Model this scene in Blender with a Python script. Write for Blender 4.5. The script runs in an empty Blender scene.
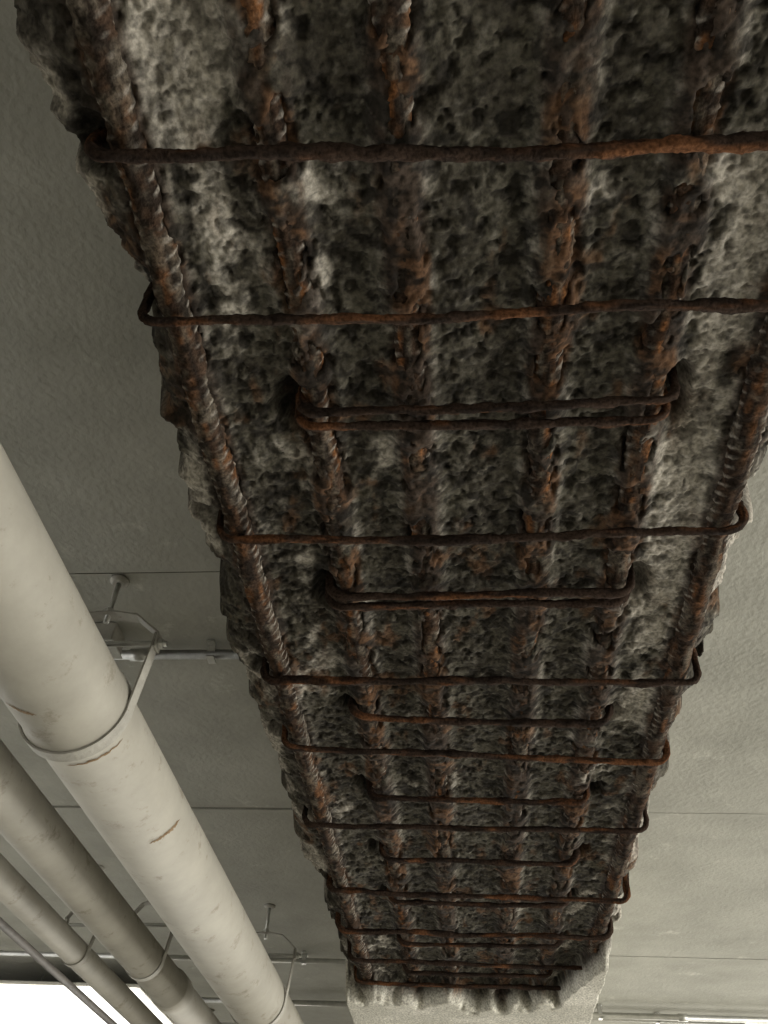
import bpy, math, numpy as np
from mathutils import Matrix, Vector

CZ = 1.6   # eye height; all "h" below are heights over the eye
rng = np.random.RandomState(7)
scene = bpy.context.scene
try:
    scene.view_settings.view_transform = 'Standard'
except Exception: pass

# ---------------------------------------------------------------- noise
def _h(ix, iy, s):
    ix = ix.astype(np.int64); iy = iy.astype(np.int64)
    n = (ix*374761393 + iy*668265263 + s*974634777) & 0xffffffff
    n = ((n ^ (n >> 13))*1274126177) & 0xffffffff
    n = (n ^ (n >> 16)) & 0xffffffff
    n = (n*2246822519) & 0xffffffff
    n = n ^ (n >> 15)
    return (n & 0xffffff)/float(0x1000000)
def vn(x, y, s=0):
    x = np.asarray(x, float); y = np.asarray(y, float)
    ix = np.floor(x); iy = np.floor(y); fx = x-ix; fy = y-iy
    fx = fx*fx*(3-2*fx); fy = fy*fy*(3-2*fy)
    a = _h(ix, iy, s); b = _h(ix+1, iy, s); c = _h(ix, iy+1, s); d = _h(ix+1, iy+1, s)
    return (a*(1-fx)+b*fx)*(1-fy)+(c*(1-fx)+d*fx)*fy
def fbm(x, y, s=0, o=4):
    r = 0; a = .5; t = 0
    for i in range(o):
        r = r+a*vn(x*2**i+17.3*i, y*2**i-9.1*i, s+i); t += a; a *= .55
    return r/t
def voro(x, y, s=0):
    ix = np.floor(x); iy = np.floor(y)
    best = np.full(np.shape(x), 9.); cid = np.zeros(np.shape(x))
    for i in (-1, 0, 1):
        for j in (-1, 0, 1):
            cx = ix+i; cy = iy+j
            px = cx+_h(cx, cy, s); py = cy+_h(cx, cy, s+5)
            d = np.hypot(px-x, py-y)
            m = d < best
            best = np.where(m, d, best); cid = np.where(m, _h(cx, cy, s+9), cid)
    return best, cid
def ss(a, b, x):
    t = np.clip((x-a)/(b-a), 0, 1); return t*t*(3-2*t)

# ---------------------------------------------------------------- materials
def mat_new(name):
    m = bpy.data.materials.new(name); m.use_nodes = True
    nt = m.node_tree
    return m, nt, nt.nodes['Principled BSDF']
def link(nt, a, b): nt.links.new(a, b)

def mat_painted(name, c1, c2, scale=3, rough=.8, bump=.3, fine=60, c3=None, stain=.0, spec=.3, coords='Object', detail=8):
    m, nt, p = mat_new(name); N = nt.nodes
    tc = N.new('ShaderNodeTexCoord')
    n = N.new('ShaderNodeTexNoise'); n.inputs['Scale'].default_value = scale; n.inputs['Detail'].default_value = detail
    n.inputs['Roughness'].default_value = .68
    link(nt, tc.outputs[coords], n.inputs['Vector'])
    r = N.new('ShaderNodeValToRGB')
    r.color_ramp.elements[0].position = .32; r.color_ramp.elements[0].color = (*c1, 1)
    r.color_ramp.elements[1].position = .68; r.color_ramp.elements[1].color = (*c2, 1)
    link(nt, n.outputs['Fac'], r.inputs['Fac'])
    out = r.outputs['Color']
    if c3:
        n3 = N.new('ShaderNodeTexNoise'); n3.inputs['Scale'].default_value = scale*2.3; n3.inputs['Detail'].default_value = 10
        n3.inputs['Roughness'].default_value = .75
        link(nt, tc.outputs[coords], n3.inputs['Vector'])
        r3 = N.new('ShaderNodeValToRGB')
        r3.color_ramp.elements[0].position = stain; r3.color_ramp.elements[0].color = (0, 0, 0, 1)
        r3.color_ramp.elements[1].position = stain+.1; r3.color_ramp.elements[1].color = (1, 1, 1, 1)
        link(nt, n3.outputs['Fac'], r3.inputs['Fac'])
        mx = N.new('ShaderNodeMixRGB'); mx.inputs['Color2'].default_value = (*c3, 1)
        link(nt, r3.outputs['Color'], mx.inputs['Fac']); link(nt, out, mx.inputs['Color1'])
        out = mx.outputs['Color']
    link(nt, out, p.inputs['Base Color'])
    p.inputs['Roughness'].default_value = rough
    p.inputs['Specular IOR Level'].default_value = spec
    n2 = N.new('ShaderNodeTexNoise'); n2.inputs['Scale'].default_value = fine; n2.inputs['Detail'].default_value = 6
    link(nt, tc.outputs[coords], n2.inputs['Vector'])
    b = N.new('ShaderNodeBump'); b.inputs['Strength'].default_value = bump; b.inputs['Distance'].default_value = .004
    link(nt, n2.outputs['Fac'], b.inputs['Height']); link(nt, b.outputs['Normal'], p.inputs['Normal'])
    return m

def mat_attr(name, rough=.9, nscale=180, lo=.55, hi=1.5, bump=.5, spec=.2):
    m, nt, p = mat_new(name); N = nt.nodes
    at = N.new('ShaderNodeAttribute'); at.attribute_name = 'tone'
    tc = N.new('ShaderNodeTexCoord')
    n = N.new('ShaderNodeTexNoise'); n.inputs['Scale'].default_value = nscale; n.inputs['Detail'].default_value = 5
    link(nt, tc.outputs['Object'], n.inputs['Vector'])
    mr = N.new('ShaderNodeMapRange'); mr.inputs['From Min'].default_value = .3; mr.inputs['From Max'].default_value = .7
    mr.inputs['To Min'].default_value = lo; mr.inputs['To Max'].default_value = hi
    link(nt, n.outputs['Fac'], mr.inputs['Value'])
    mu = N.new('ShaderNodeVectorMath'); mu.operation = 'SCALE'
    link(nt, at.outputs['Color'], mu.inputs[0]); link(nt, mr.outputs['Result'], mu.inputs['Scale'])
    link(nt, mu.outputs['Vector'], p.inputs['Base Color'])
    p.inputs['Roughness'].default_value = rough; p.inputs['Specular IOR Level'].default_value = spec
    b = N.new('ShaderNodeBump'); b.inputs['Strength'].default_value = bump; b.inputs['Distance'].default_value = .003
    link(nt, n.outputs['Fac'], b.inputs['Height']); link(nt, b.outputs['Normal'], p.inputs['Normal'])
    return m

M_slab = mat_painted('slab_concrete', (.30, .298, .262), (.41, .405, .36), 3.2, .9, .6, 70, (.49, .48, .43), .60, detail=12)
M_wall = mat_painted('wall_concrete', (.33, .32, .29), (.42, .41, .37), 2, .9, .3)
M_floor = mat_painted('floor_concrete', (.35, .34, .31), (.44, .425, .385), 1.5, .7, .2)
M_spall = mat_attr('spalled_concrete', .95, 150, .5, 1.5, .55)
M_rust = mat_attr('rusted_steel', .95, 220, .5, 1.6, .8, .06)
M_galv = mat_painted('galvanised_steel', (.42, .42, .40), (.6, .6, .57), 30, .38, .1, 200)
M_galv.node_tree.nodes['Principled BSDF'].inputs['Metallic'].default_value = .75
M_hang = mat_painted('painted_hanger', (.27, .26, .23), (.40, .385, .34), 25, .6, .3, 150, (.12, .09, .06), .62)
M_white = mat_painted('white_enamel', (.70, .68, .62), (.78, .76, .70), 8, .4, .1, 150)
M_dark = mat_painted('dark_conduit_paint', (.06, .055, .05), (.12, .11, .10), 20, .6, .2, 100)
M_pipe = mat_painted('painted_pipe', (.29, .275, .235), (.38, .36, .31), 5, .6, .2, 25, (.22, .195, .15), .565, .25)
M_stain = mat_painted('rust_stain', (.15, .09, .045), (.25, .18, .11), 60, .9, .2)

# ---------------------------------------------------------------- mesh helpers
def mesh_np(name, V, F, mats, tone=None, smooth=True):
    me = bpy.data.meshes.new(name)
    V = np.asarray(V, np.float32); F = np.asarray(F, np.int32)
    k = F.shape[1]
    me.vertices.add(len(V)); me.vertices.foreach_set('co', V.ravel())
    me.loops.add(F.size); me.loops.foreach_set('vertex_index', F.ravel())
    me.polygons.add(len(F)); me.polygons.foreach_set('loop_start', np.arange(0, F.size, k, dtype=np.int32))
    me.polygons.foreach_set('loop_total', np.full(len(F), k, np.int32))
    me.update(calc_edges=True); me.validate()
    if smooth: me.polygons.foreach_set('use_smooth', np.ones(len(F), bool))
    if tone is not None:
        a = me.color_attributes.new('tone', 'FLOAT_COLOR', 'POINT')
        c = np.ones((len(V), 4), np.float32); c[:, :3] = tone
        a.data.foreach_set('color', c.ravel())
    for m in mats: me.materials.append(m)
    o = bpy.data.objects.new(name, me); scene.collection.objects.link(o)
    return o

def grid_faces(nr, nc, wrap=False, base=0):
    r = np.arange(nr-1)[:, None]; c = np.arange(nc if wrap else nc-1)[None, :]
    c2 = (c+1) % nc
    a = r*nc+c; b = r*nc+c2; d = (r+1)*nc+c; e = (r+1)*nc+c2
    return np.stack([a, b, e, d], -1).reshape(-1, 4)+base

def tube_geo(P, R, segs=12):
    P = np.asarray(P, float); n = len(P)
    T = np.gradient(P, axis=0); T /= np.linalg.norm(T, axis=1)[:, None]
    up = np.array([0, 0, 1.]) if abs(T[0][2]) < .9 else np.array([0, 1., 0])
    U = np.zeros_like(P); W = np.zeros_like(P)
    u = up-T[0]*np.dot(up, T[0]); u /= np.linalg.norm(u)
    for i in range(n):
        u = u-T[i]*np.dot(u, T[i]); u /= np.linalg.norm(u)
        U[i] = u; W[i] = np.cross(T[i], u)
    th = np.linspace(0, 2*np.pi, segs, endpoint=False)
    R = np.asarray(R, float)
    if R.ndim == 1: R = R[:, None]*np.ones((1, segs))
    V = P[:, None, :]+R[..., None]*(np.cos(th)[None, :, None]*U[:, None, :]+np.sin(th)[None, :, None]*W[:, None, :])
    F = grid_faces(n, segs, True)
    V = V.reshape(-1, 3); nb = len(V)
    V = np.vstack([V, P[0], P[-1]])
    caps = []
    for j in range(0, segs):
        k = (j+1) % segs
        caps.append([nb, k, j, nb]); caps.append([nb+1, (n-1)*segs+j, (n-1)*segs+k, nb+1])
    return V, F, th, caps

def tube(name, P, R, mat, segs=16, parent=None, smooth=True):
    V, F, th, caps = tube_geo(P, R, segs)
    me = bpy.data.meshes.new(name)
    fs = F.tolist()+[c[:3] for c in caps]
    me.from_pydata(V.tolist(), [], fs); me.update()
    for p in me.polygons: p.use_smooth = smooth and len(p.vertices) == 4
    me.materials.append(mat)
    o = bpy.data.objects.new(name, me); scene.collection.objects.link(o)
    if parent: o.parent = parent
    return o

def box_mesh(name, boxes, mats, parent=None, bevel=0):
    vs = []; fs = []
    for (x0, x1, y0, y1, z0, z1) in boxes:
        b = len(vs)
        vs += [(x0,y0,z0),(x1,y0,z0),(x1,y1,z0),(x0,y1,z0),(x0,y0,z1),(x1,y0,z1),(x1,y1,z1),(x0,y1,z1)]
        fs += [[b+i for i in q] for q in ((0,3,2,1),(4,5,6,7),(0,1,5,4),(1,2,6,5),(2,3,7,6),(3,0,4,7))]
    me = bpy.data.meshes.new(name); me.from_pydata(vs, [], fs); me.update()
    for m in (mats if isinstance(mats, list) else [mats]): me.materials.append(m)
    o = bpy.data.objects.new(name, me); scene.collection.objects.link(o)
    if bevel:
        bm = o.modifiers.new('bevel', 'BEVEL'); bm.width = bevel; bm.segments = 2
    if parent: o.parent = parent
    return o
def empty(name, loc=(0, 0, 0)):
    e = bpy.data.objects.new(name, None); scene.collection.objects.link(e); e.location = loc
    e.empty_display_size = .1
    return e

# ---------------------------------------------------------------- room shell
ZS = CZ+1.2
Y0, Y1, X0, X1 = -3.5, 10.0, -7.0, 7.0
cuts = [Y0, 1.41, 2.57, 3.90, 5.15, 6.4, 7.65, 8.9, Y1]
boxes = []
for i in range(len(cuts)-1):
    dz = [0, .003, -.001, .0025, 0, .001, 0, .001][i]
    boxes.append((X0, -.30, cuts[i]+.0035, cuts[i+1]-.0035, ZS+dz, ZS+.06))
cutr = [Y0]+cuts[2:]
for i in range(len(cutr)-1):
    boxes.append((.30, X1, cutr[i]+.003, cutr[i+1]-.003, ZS+.001*(i % 2), ZS+.06))
boxes.append((X0, X1, Y0, Y1, ZS+.012, ZS+.25))
box_mesh('ceiling', boxes, M_slab)
box_mesh('floor', [(X0, X1, Y0, Y1, -.2, 0)], M_floor)
box_mesh('wall_far', [(X0, X1, Y1, Y1+.25, 0, ZS+.25)], M_wall)
box_mesh('wall_back', [(X0, X1, Y0-.25, Y0, 0, ZS+.25)], M_wall)

# ---------------------------------------------------------------- the beam
BARS = [-.355, -.195, -.058, .122, .262, .405]
ST = [(-1.1,0,1),(-.85,0,0),(-.55,0,1),(-.28,0,0),(-.05,0,1),(.388, .030, 1), (.588, .018, 1), (.736, 0, 0), (.765, .004, 0), (.993, 0, 1), (1.144, 0, 0), (1.169, .0, 0),
      (1.40, .01, 1), (1.55, .03, 0), (1.685, .06, 1), (1.90, .01, 0), (2.045, .0, 1), (2.25, .02, 0),
      (2.48, .03, 1), (2.55, 0, 0), (2.79, .02, 1), (2.90, -.02, 0), (3.08, .02, 1), (3.20, 0, 0), (3.31, 0, 1)]
LX0, LX1, SX0, SX1 = -.392, .44, -.222, .290

ys = np.concatenate([np.arange(-1.6, .1, .012), np.arange(.1, 1.9, .0033), np.arange(1.9, 3.7, .0050), np.arange(3.7, Y1+.001, .06)])
ys[-1] = Y1
xs = np.concatenate([np.arange(-.530, -.375, .0024), np.arange(-.375, .395, .0031), np.arange(.395, .515, .0024)])
X, Y = np.meshgrid(xs, ys)
yl = Y[:, :1]
xl = -.424+.034*(fbm(yl*5, yl*0+3, 11)-.5)*2+.024*(fbm(yl*24, yl*0+1, 12)-.5)*2
xl = xl-.012*ss(.45, .3, yl)-.034*ss(.31, .25, yl)
xr = .456+.030*(fbm(yl*5, yl*0+7, 13)-.5)*2+.022*(fbm(yl*24, yl*0+5, 14)-.5)*2
edge = 3.40+.12*(fbm(X*11, X*0+2, 15, 2)-.5)*2-.50*ss(.30, .44, X)-.02*ss(-.1,.2,X)
edge = edge+.05*(fbm(X*22, Y*22, 18, 2)-.5)*2
intact = ss(-.06, .04, Y-edge)
intact0 = ss(-1.35, -1.37, Y+.05*(fbm(X*14, X*0+2, 17)-.5))
intact = np.maximum(intact, intact0)
xl = xl*(1-ss(3.3, 3.42, yl))+(-.432)*ss(3.3, 3.42, yl)
xr = xr*(1-ss(2.85, 3.0, yl))+(.437+.010*(fbm(yl*20, yl*0, 3)-.5))*ss(2.85, 3.0, yl)

WX = X+.010*(fbm(X*40, Y*40, 201, 3)-.5)*2; WY = Y+.010*(fbm(X*40, Y*40, 203, 3)-.5)*2
L = fbm(X*6, Y*5, 21, 3)-.5
f1, id1 = voro(WX*50, WY*50, 31)
f2, id2 = voro(WX*100, WY*100, 33)
fine = fbm(X*90, Y*90, 41, 3)-.5
mid = fbm(X*26, Y*26, 43, 4)-.5
bump = .016*L+.007*mid+.003*(1-ss(.15, .7, f1))*(id1 > .5)+.002*(1-ss(.1, .6, f2))+.003*fine
fleckn = fbm(X*58+Y*6, Y*80, 37, 3)
fleck = ss(.60, .66, fleckn)
bump = bump-.004*fleck
barw = np.zeros_like(X); cover = np.zeros_like(X)
for j, xb in enumerate(BARS):
    wob = .008*(fbm(Y*9, Y*0+xb*50, 51)-.5)
    d = np.abs(X-xb-wob)
    barw = np.maximum(barw, 1-ss(.020, .036, d))
    cl = (1-ss(.012, .044, d))*ss(.36, .50, fbm(X*34+j*5, Y*20, 52, 4))
    if j in (0, 5): cl = cl*.45
    cover = np.maximum(cover, cl)
    bump = bump-.005*(1-ss(.0, .022, d))*(1-cl)
bump = bump*(1-cover*.55)+cover*(.020+.6*(.02*mid+.008*fine))
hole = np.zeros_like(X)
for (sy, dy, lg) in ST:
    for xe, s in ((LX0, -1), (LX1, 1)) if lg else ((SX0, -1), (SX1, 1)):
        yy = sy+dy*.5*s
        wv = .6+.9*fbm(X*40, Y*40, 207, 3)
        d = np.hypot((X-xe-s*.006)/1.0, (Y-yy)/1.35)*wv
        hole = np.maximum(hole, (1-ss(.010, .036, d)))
bump = bump-.035*hole
tl = np.clip((xl+.055-X)/.055, 0, None); tr = np.clip((X-xr+.055)/.055, 0, None)
H = .950-bump+.030*np.minimum(tl, 1)**2+.030*np.minimum(tr, 1)**2
Hint = .868+.002*(fbm(X*8, Y*8, 61)-.5)+.0015*(fbm(X*60, Y*60, 62)-.5)
H = H*(1-intact)+Hint*intact
sdw = .012*(fbm(X*50, Y*50, 208, 3)-.5)*(1-intact)
side = np.maximum(ss(0, .035, xl-X+sdw), ss(0, .035, X-xr+sdw))
H = H+(1.205-H)*side
H[:, 0] = 1.205; H[:, -1] = 1.205
V = np.stack([X, Y, CZ+H], -1).reshape(-1, 3)

def mixc(a, b, t): return a*(1-t[..., None])+np.array(b)*t[..., None]
T = np.zeros(X.shape+(3,))+np.array([.057, .051, .040])
T = mixc(T, [.086, .079, .062], ss(.42, .66, fbm(X*20, Y*20, 71)))
T = mixc(T, [.118, .108, .087], (id1 > .72)*(1-ss(.2, .6, f1))*.6)
T = mixc(T, [.15, .14, .12], (id2 > .86)*(1-ss(.2, .55, f2))*.6)
bias = .38*np.exp(-((X-.350)/.065)**2)*ss(.28, .45, Y)*ss(2.0, 1.1, Y)
bias = bias+.30*np.exp(-((X+.29)/.045)**2)*np.exp(-((Y-.40)/.20)**2)
bias = bias+.22*np.exp(-((X+.27)/.08)**2)*ss(.40, .25, Y)
bias = bias+.16*np.exp(-((X+.28)/.05)**2)*np.exp(-((Y-1.3)/.6)**2)+.08*np.exp(-((X-.35)/.06)**2)
bias = bias+.17*np.maximum(ss(-.385, -.41, X), ss(.425, .45, X))
bias = bias-.13*np.exp(-((X-.03)/.12)**2)-.08*np.exp(-((X+.14)/.05)**2)
streak = fbm(X*14+Y*4, Y*7, 73, 5)
pale = ss(.61, .79, streak+bias-.03+.45*mid)
T = mixc(T, [.43, .400, .350], pale*.85)
for xb in BARS:
    d = np.abs(X-xb)
    cr = np.exp(-((d-.027)/.008)**2)*ss(.5, .6, fbm(X*50, Y*60, 75))
    T = mixc(T, [.27, .25, .215], np.clip(cr*.8, 0, 1))
rs = barw*.85*ss(.22, .45, fbm(X*22, Y*16, 77))
T = mixc(T, [.046, .031, .023], np.clip(rs, 0, 1))
rs2 = ss(.57, .71, fbm(X*22, Y*13, 79)+.14*barw-.05)
T = mixc(T, [.115, .058, .028], rs2*.7*(1-pale*.7))
bl = ss(.57, .63, fbm(WX*58+2, WY*70, 81, 3)+.10*(fbm(X*5, Y*5, 82)-.5)+.03*barw)
T = mixc(T, [.014, .012, .010], np.clip(bl*.85+fleck*.7+hole*.9, 0, 1)*.90*(1-.4*pale))  # hole term paints the shadow in the stirrup-end holes into the tone
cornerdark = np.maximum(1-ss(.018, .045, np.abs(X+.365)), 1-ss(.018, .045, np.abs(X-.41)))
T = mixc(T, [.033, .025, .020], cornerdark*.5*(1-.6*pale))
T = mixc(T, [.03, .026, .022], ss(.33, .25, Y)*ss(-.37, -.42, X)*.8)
TI = np.zeros_like(T)+np.array([.46, .445, .39])
TI = mixc(TI, [.58, .56, .50], ss(.4, .65, fbm(X*7, Y*7, 83)))
ti = ss(.25, .9, intact)
T = T*(1-ti[..., None])+TI*ti[..., None]
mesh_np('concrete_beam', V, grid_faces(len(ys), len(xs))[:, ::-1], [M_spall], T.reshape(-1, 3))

# ---------------------------------------------------------------- longitudinal bars
def rebar_long(xb, i):
    y = np.arange(-1.45, 3.47, .0035); segs = 18
    wob = .008*(fbm(y*9, y*0+xb*50, 51)-.5)
    inner = i not in (0, 5)
    z = CZ+(.949 if inner else .942)+.008*(fbm(y*4, y*0+i, 91)-.5)
    P = np.stack([xb+wob, y, z], -1)
    th = np.linspace(0, 2*np.pi, segs, endpoint=False)
    YY, TH = np.meshgrid(y, th, indexing='ij')
    side = np.where(np.sin(TH) > 0, 1, -1)
    ph = YY/.019+side*.9*np.cos(TH)*.5
    rib = np.clip(np.sin(2*np.pi*ph), 0, 1)**1.5
    worn = ss(.35, .6, fbm(YY*5, TH*0+i*4, 99))
    cx = np.cos(TH)*3; sx = np.sin(TH)*3
    cr = fbm(YY*55+cx, sx+YY*20, 95+i, 4)
    R = (.0178 if inner else .0193)+.0014*rib*worn+.010*(cr-.5)+.002*ss(.6, .7, fbm(YY*90+cx*3, sx*3, 97))
    V, F, th_, caps = tube_geo(P, R, segs)
    T = np.zeros(YY.shape+(3,))+np.array([.050, .032, .022])
    org = .9 if inner else .5
    T = mixc(T, [.17, .074, .029], ss(.53, .70, fbm(YY*12+i*3, sx*.6+i, 101, 4))*org)
    T = mixc(T, [.10, .088, .070], ss(.50, .62, fbm(YY*24, sx*.7+i*9, 109, 4))*.7)
    T = mixc(T, [.014, .011, .009], ss(.50, .61, fbm(YY*40+cx, sx, 103+i, 3))*.85)
    fl = ss(.45, .9, np.abs(np.sin(TH)))
    T = mixc(T, [.30, .275, .24], fl*ss(.35, .9, rib)*ss(.42, .56, fbm(YY*9, cx+i*7, 105, 4))*.8)
    tone = np.vstack([T.reshape(-1, 3), [[.06, .03, .02]]*2])
    mesh_np('longitudinal_rebar', V, F, [M_rust], tone)
for i, xb in enumerate(BARS): rebar_long(xb, i)

# ---------------------------------------------------------------- stirrups
def stirrup(sy, dy, lg, k):
    x0, x1 = (LX0, LX1) if lg else (SX0, SX1)
    x0 += .018*(rng.rand()-.5); x1 += .018*(rng.rand()-.5)
    h = .912 if lg else .915
    if sy > 3.2: x1 -= .05
    r = .022+.012*rng.rand(); top = h+(.085 if lg else .07)
    lean0 = .04*(rng.rand()-.5); lean1 = .04*(rng.rand()-.5)
    pts = []
    for t in np.linspace(0, 1, 8)[:-1]: pts.append((x0, top+(h+r-top)*t, lean0*(1-t)))
    for a in np.linspace(0, math.pi/2, 9)[:-1]: pts.append((x0+r-r*math.cos(a), h+r-r*math.sin(a), 0))
    n = int((x1-x0)/.005)
    for t in np.linspace(0, 1, n)[:-1]: pts.append((x0+r+(x1-x0-2*r)*t, h, 0))
    for a in np.linspace(0, math.pi/2, 9)[:-1]: pts.append((x1-r+r*math.sin(a), h+r-r*math.cos(a), 0))
    for t in np.linspace(0, 1, 8): pts.append((x1, h+r+(top-h-r)*t, lean1*t))
    p = np.array(pts); u = (p[:, 0]-x0)/(x1-x0)
    sag = .006*(fbm(p[:, 0]*6, p[:, 0]*0+k, 111, 2)-.5)-.002*np.sin(np.pi*np.clip(u, 0, 1))
    yy = sy+dy*(u-.5)+.016*(fbm(p[:, 0]*4, p[:, 0]*0+k*3, 113, 3)-.5)+p[:, 2]
    P = np.stack([p[:, 0], yy, CZ+p[:, 1]+sag], -1)
    segs = 12; th = np.linspace(0, 2*np.pi, segs, endpoint=False)
    s = np.cumsum(np.r_[0, np.linalg.norm(np.diff(P, axis=0), axis=1)])
    S, TH = np.meshgrid(s, th, indexing='ij')
    cx = np.cos(TH)*2; sx = np.sin(TH)*2
    R = .0058+.0064*(fbm(S*50+cx, sx+k*9, 115, 3)-.5)
    R = R+.0008*np.clip(np.sin(S*2*np.pi/.011), 0, 1)
    R = R+.003*ss(.55, .7, fbm(S*14, cx*.3+k, 121))+(.0012 if k == 5 else 0)
    V, F, _, caps = tube_geo(P, R, segs)
    T = np.zeros(S.shape+(3,))+np.array([.036, .024, .018])
    T = mixc(T, [.130, .057, .026], ss(.51, .69, fbm(S*9, cx*.3+k*5, 117, 4))*.85)
    T = mixc(T, [.016, .012, .010], ss(.50, .64, fbm(S*20, sx*.4+k*3, 119, 3))*.8)
    tone = np.vstack([T.reshape(-1, 3), [[.05, .03, .02]]*2])
    mesh_np('stirrup_rebar', V, F, [M_rust], tone)
for k, (a, b, c) in enumerate(ST): stirrup(a, b, c, k)

# ---------------------------------------------------------------- pipes
def pipe(name, x, h, prof, mat=M_pipe, segs=48):
    P = [(x, y, CZ+h) for y, r in prof]; R = [r for y, r in prof]
    V = []; th = np.linspace(0, 2*np.pi, segs, endpoint=False)
    for (px, py, pz), r in zip(P, R):
        V += [(px+r*math.cos(t), py, pz+r*math.sin(t)) for t in th]
    fs = grid_faces(len(P), segs, True)[:, ::-1].tolist()
    me = bpy.data.meshes.new(name); me.from_pydata(V, [], fs); me.update()
    for p in me.polygons: p.use_smooth = True
    me.materials.append(mat)
    o = bpy.data.objects.new(name, me); scene.collection.objects.link(o)
    return o
def run(r, joints, y0=Y0, y1=Y1, bell=.007, bl=.09):
    pr = [(y0, r)]
    for j in joints:
        pr += [(j-bl-.001, r), (j-bl, r+bell*.6), (j-bl+.006, r+bell), (j-.006, r+bell), (j, r+bell*.6), (j+.001, r)]
    pr += [(y1, r)]
    return pr
PX, PH, PR = -.757, .875, .100
p1 = pipe('insulated_pipe', PX, PH, [(Y0, PR+.001), (1.40, PR+.001), (1.418, PR+.005), (1.445, PR+.006), (1.455, PR+.004), (1.458, PR), (4.2, PR), (4.203, PR+.007), (4.30, PR+.007), (4.303, PR), (Y1, PR)])
p2 = pipe('insulated_pipe', -1.065, .88, run(.062, [.9, 3.4, 5.2]))
p3 = pipe('insulated_pipe', -1.33, .91, run(.042, [2.0, 4.6], bell=.004, bl=.05))
p4 = pipe('electrical_conduit', -1.42, .87, run(.012, [2.35, 5.0], bell=.006, bl=.05), M_dark, 20)
def scrape(y, a0, a1, w, parent, x=PX, h=PH, r=PR, slant=.02):
    vs = []; fs = []; n = 24
    for i in range(n+1):
        t = i/n; a = math.radians(a0+(a1-a0)*t); ww = w*(math.sin(math.pi*t)**.6)*(.5+.7*rng.rand())
        yy = y+slant*t+.004*rng.rand()
        for s in (-1, 1):
            vs.append((x+(r+.0008)*math.cos(a), yy+s*ww*.5, CZ+h+(r+.0008)*math.sin(a)))
    for i in range(n): fs.append((2*i, 2*i+1, 2*i+3, 2*i+2))
    me = bpy.data.meshes.new('rust_scrape'); me.from_pydata(vs, [], fs); me.materials.append(M_stain)
    o = bpy.data.objects.new('rust_scrape', me); scene.collection.objects.link(o); o.parent = parent
scrape(1.86, -62, -12, .014, p1); scrape(1.27, -120, -88, .012, p1, r=PR+.001); scrape(1.475, -95, -25, .007, p1, slant=0)

def strap(path, w, t, mat, name, parent):
    P = np.array(path); T = np.gradient(P, axis=0); T /= np.linalg.norm(T, axis=1)[:, None]
    Nn = np.stack([-T[:, 1], T[:, 0]], -1)
    vs = []
    for p, n in zip(P, Nn):
        for (s, q) in ((-1, -1), (1, -1), (1, 1), (-1, 1)):
            vs.append((p[0]+n[0]*q*t/2, s*w/2, p[1]+n[1]*q*t/2))
    fs = []
    for i in range(len(P)-1):
        for j in range(4):
            k = (j+1) % 4
            fs.append((4*i+j, 4*i+k, 4*i+4+k, 4*i+4+j))
    m = 4*(len(P)-1); fs += [(3, 2, 1, 0), (m, m+1, m+2, m+3)]
    me = bpy.data.meshes.new(name); me.from_pydata(vs, [], fs); me.update(); me.materials.append(mat)
    o = bpy.data.objects.new(name, me); scene.collection.objects.link(o); o.parent = parent
def hanger(x, y, h, r, w=.03):
    e = empty('pipe_hanger', (x, y, CZ+h))
    rr = r+.0022; g = rr+.014; hb = r+.045
    low = [(-g, hb+.02), (-g, hb)]+[(rr*math.cos(a), rr*math.sin(a)) for a in np.linspace(math.pi, 2*math.pi, 25)]+[(g, hb), (g, hb+.02)]
    strap(low, w, .004, M_hang, 'lower_strap', e)
    g2 = g+.005; top = hb+.075
    up = [(-g2, hb-.015), (-g2, hb+.02), (-g2*.55, top-.008), (-.02, top), (.02, top), (g2*.55, top-.008), (g2, hb+.02), (g2, hb-.015)]
    strap(up, w, .004, M_hang, 'upper_yoke', e)
    tube('cross_bolt', [(-g2-.018, 0, hb), (-g2-.01, 0, hb), (g2+.01, 0, hb), (g2+.02, 0, hb)], [.006]*4, M_galv, 10, e)
    for s in (-1, 1):
        tube('bolt_nut', [(s*(g2+.003), 0, hb), (s*(g2+.012), 0, hb)], [.011]*2, M_galv, 6, e, False)
    zt = 1.2-h
    tube('threaded_rod', [(0, 0, top-.02), (0, 0, (top+zt)/2), (0, 0, zt)], [.006]*3, M_galv, 10, e)
    tube('rod_nut', [(0, 0, top+.003), (0, 0, top+.014)], [.012]*2, M_galv, 6, e, False)
    tube('ceiling_anchor', [(0, 0, zt-.012), (0, 0, zt-.006), (0, 0, zt)], [.014, .022, .022], M_hang, 16, e)
for y in (-1.5, 1.432, 3.40, 5.6, 8): hanger(PX, y, PH, PR+.006 if y == 1.432 else PR+.001)
for y in (-1.2, 3.0, 4.8, 6.5): hanger(-1.065, y, .88, .062, .025)
for y in (-1.0, 3.05, 4.9, 6.6): hanger(-1.33, y, .91, .042, .022)

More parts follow.
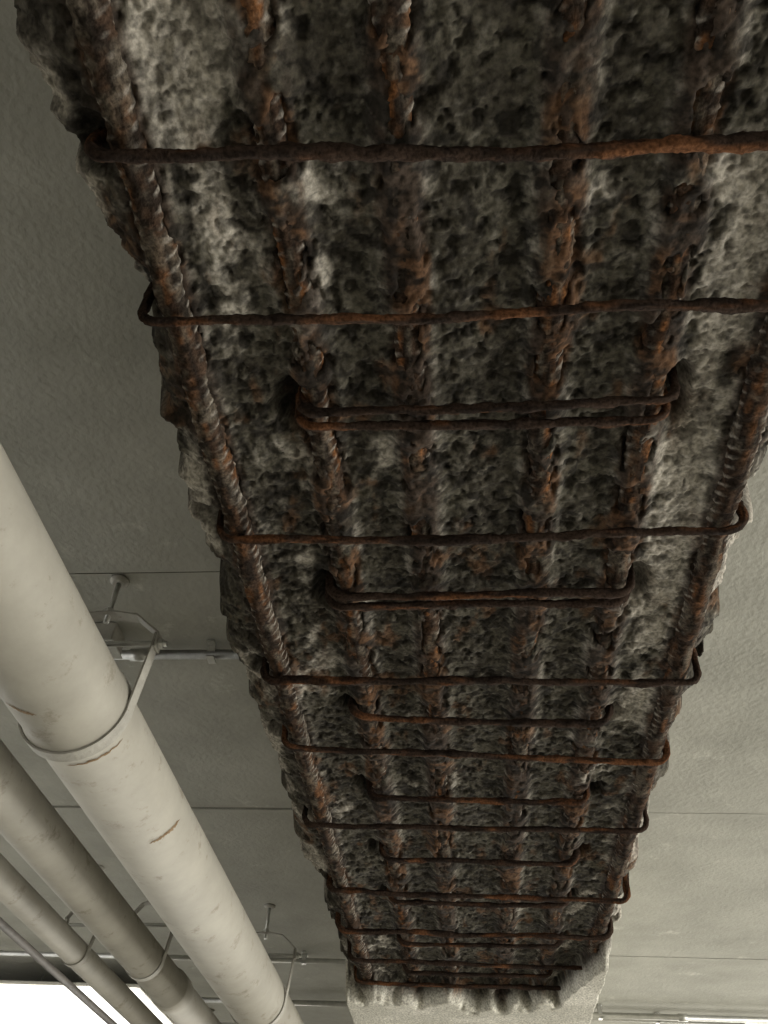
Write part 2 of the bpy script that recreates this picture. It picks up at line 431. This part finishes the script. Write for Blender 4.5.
def conduit(x0, x1, y, h, r, coups, straps):
    pr = [(x0, r)]
    for c in coups:
        pr += [(c-.022, r), (c-.0215, r+.004), (c+.0215, r+.004), (c+.022, r)]
    pr += [(x1, r)]
    o = tube('metal_conduit', [(x, y, CZ+h) for x, _ in pr], [q for _, q in pr], M_galv, 16)
    zt = ZS-.0012
    for s in straps:
        box_mesh('conduit_strap', [(s-.009, s+.009, y-r-.02, y-r-.002, ZS-.006, zt), (s-.009, s+.009, y+r+.002, y+r+.02, ZS-.006, zt),
                                   (s-.009, s+.009, y-r-.004, y-r, CZ+h, zt), (s-.009, s+.009, y+r, y+r+.004, CZ+h, zt),
                                   (s-.009, s+.009, y-r-.004, y+r+.004, CZ+h-r-.004, CZ+h-r)], M_galv, o)
    return o
conduit(-3.5, -.435, 1.69, 1.178, .0120, [-.49, -.78], [-.60, -1.2])
conduit(-3.5, -.435, 3.96, 1.17, .010, [-1.5], [-.7])
conduit(-3.5, -.435, 4.60, 1.17, .012, [-.9], [-1.6])
conduit(.44, 5, 4.62, 1.16, .013, [1.0, 2.4], [.62, 1.9])
conduit(.44, 5, 4.72, 1.17, .009, [1.3], [.9])
e = empty('conduit_box', (-.86, 1.62, ZS-.03))
box_mesh('box_body', [(-.05, .05, -.035, .035, -.022, .029)], M_hang, e, .004)
box_mesh('box_cover', [(-.054, .054, -.039, .039, -.026, -.022)], M_galv, e, .001)

# ---------------------------------------------------------------- fluorescent luminaire
ML, nt, p = mat_new('lamp_diffuser')
p.inputs['Base Color'].default_value = (.9, .9, .85, 1)
p.inputs['Emission Color'].default_value = (1, .98, .92, 1); p.inputs['Emission Strength'].default_value = 2.0
def luminaire(x0, x1, y0, y1, z):
    e = empty('ceiling_light', ((x0+x1)/2, (y0+y1)/2, z)); a = (x1-x0)/2; b = (y1-y0)/2
    box_mesh('housing', [(-a, a, -b, b, .02, .035)], M_white, e, .004)
    box_mesh('diffuser', [(-a+.005, a-.005, -b+.005, b-.005, -.02, .02)], ML, e, .01)
    for s in (-1, 1):
        tube('suspension_rod', [(0, s*b*.7, .035), (0, s*b*.7, ZS-z)], [.005]*2, M_galv, 8, e)
luminaire(-2.6, -1.47, 4.16, 5.6, ZS-.12)

# ---------------------------------------------------------------- lights
def area(loc, target, size, size_y, power, col):
    l = bpy.data.lights.new('area', 'AREA'); l.shape = 'RECTANGLE'; l.size = size; l.size_y = size_y; l.energy = power; l.color = col
    o = bpy.data.objects.new('fill_area', l); scene.collection.objects.link(o)  # unseen fill lamp, added to brighten slab and beam; no opening modelled
    o.location = loc; o.rotation_euler = (Vector(target)-Vector(loc)).to_track_quat('-Z', 'Y').to_euler()
area((1.5, 9.0, 1.1), (0.5, 3.0, 2.7), 9, 1.6, 240, (1, .96, .87))
area((6.0, 2.5, 0.8), (1.0, 2.5, 2.8), 5, 1.4, 320, (1, .96, .86))
w = bpy.data.worlds.new('world'); scene.world = w; w.use_nodes = True
bg = w.node_tree.nodes['Background']; bg.inputs['Color'].default_value = (1, .985, .935, 1); bg.inputs['Strength'].default_value = 2.6

# ---------------------------------------------------------------- camera
Xc = Vector((1, .02, .0865)).normalized()
Yc = Vector((.0756, -.6966, -.7132)); Yc = (Yc-Xc*Yc.dot(Xc)).normalized()
Zc = Xc.cross(Yc)
R = Matrix((Xc, Yc, Zc))
cam = bpy.data.cameras.new('camera'); co = bpy.data.objects.new('camera', cam); scene.collection.objects.link(co)
cam.sensor_fit = 'VERTICAL'; cam.sensor_height = 24; cam.lens = 858/1024*24
cam.clip_start = .02
co.matrix_world = Matrix.Translation((0, 0, CZ)) @ R.to_4x4()
scene.camera = co
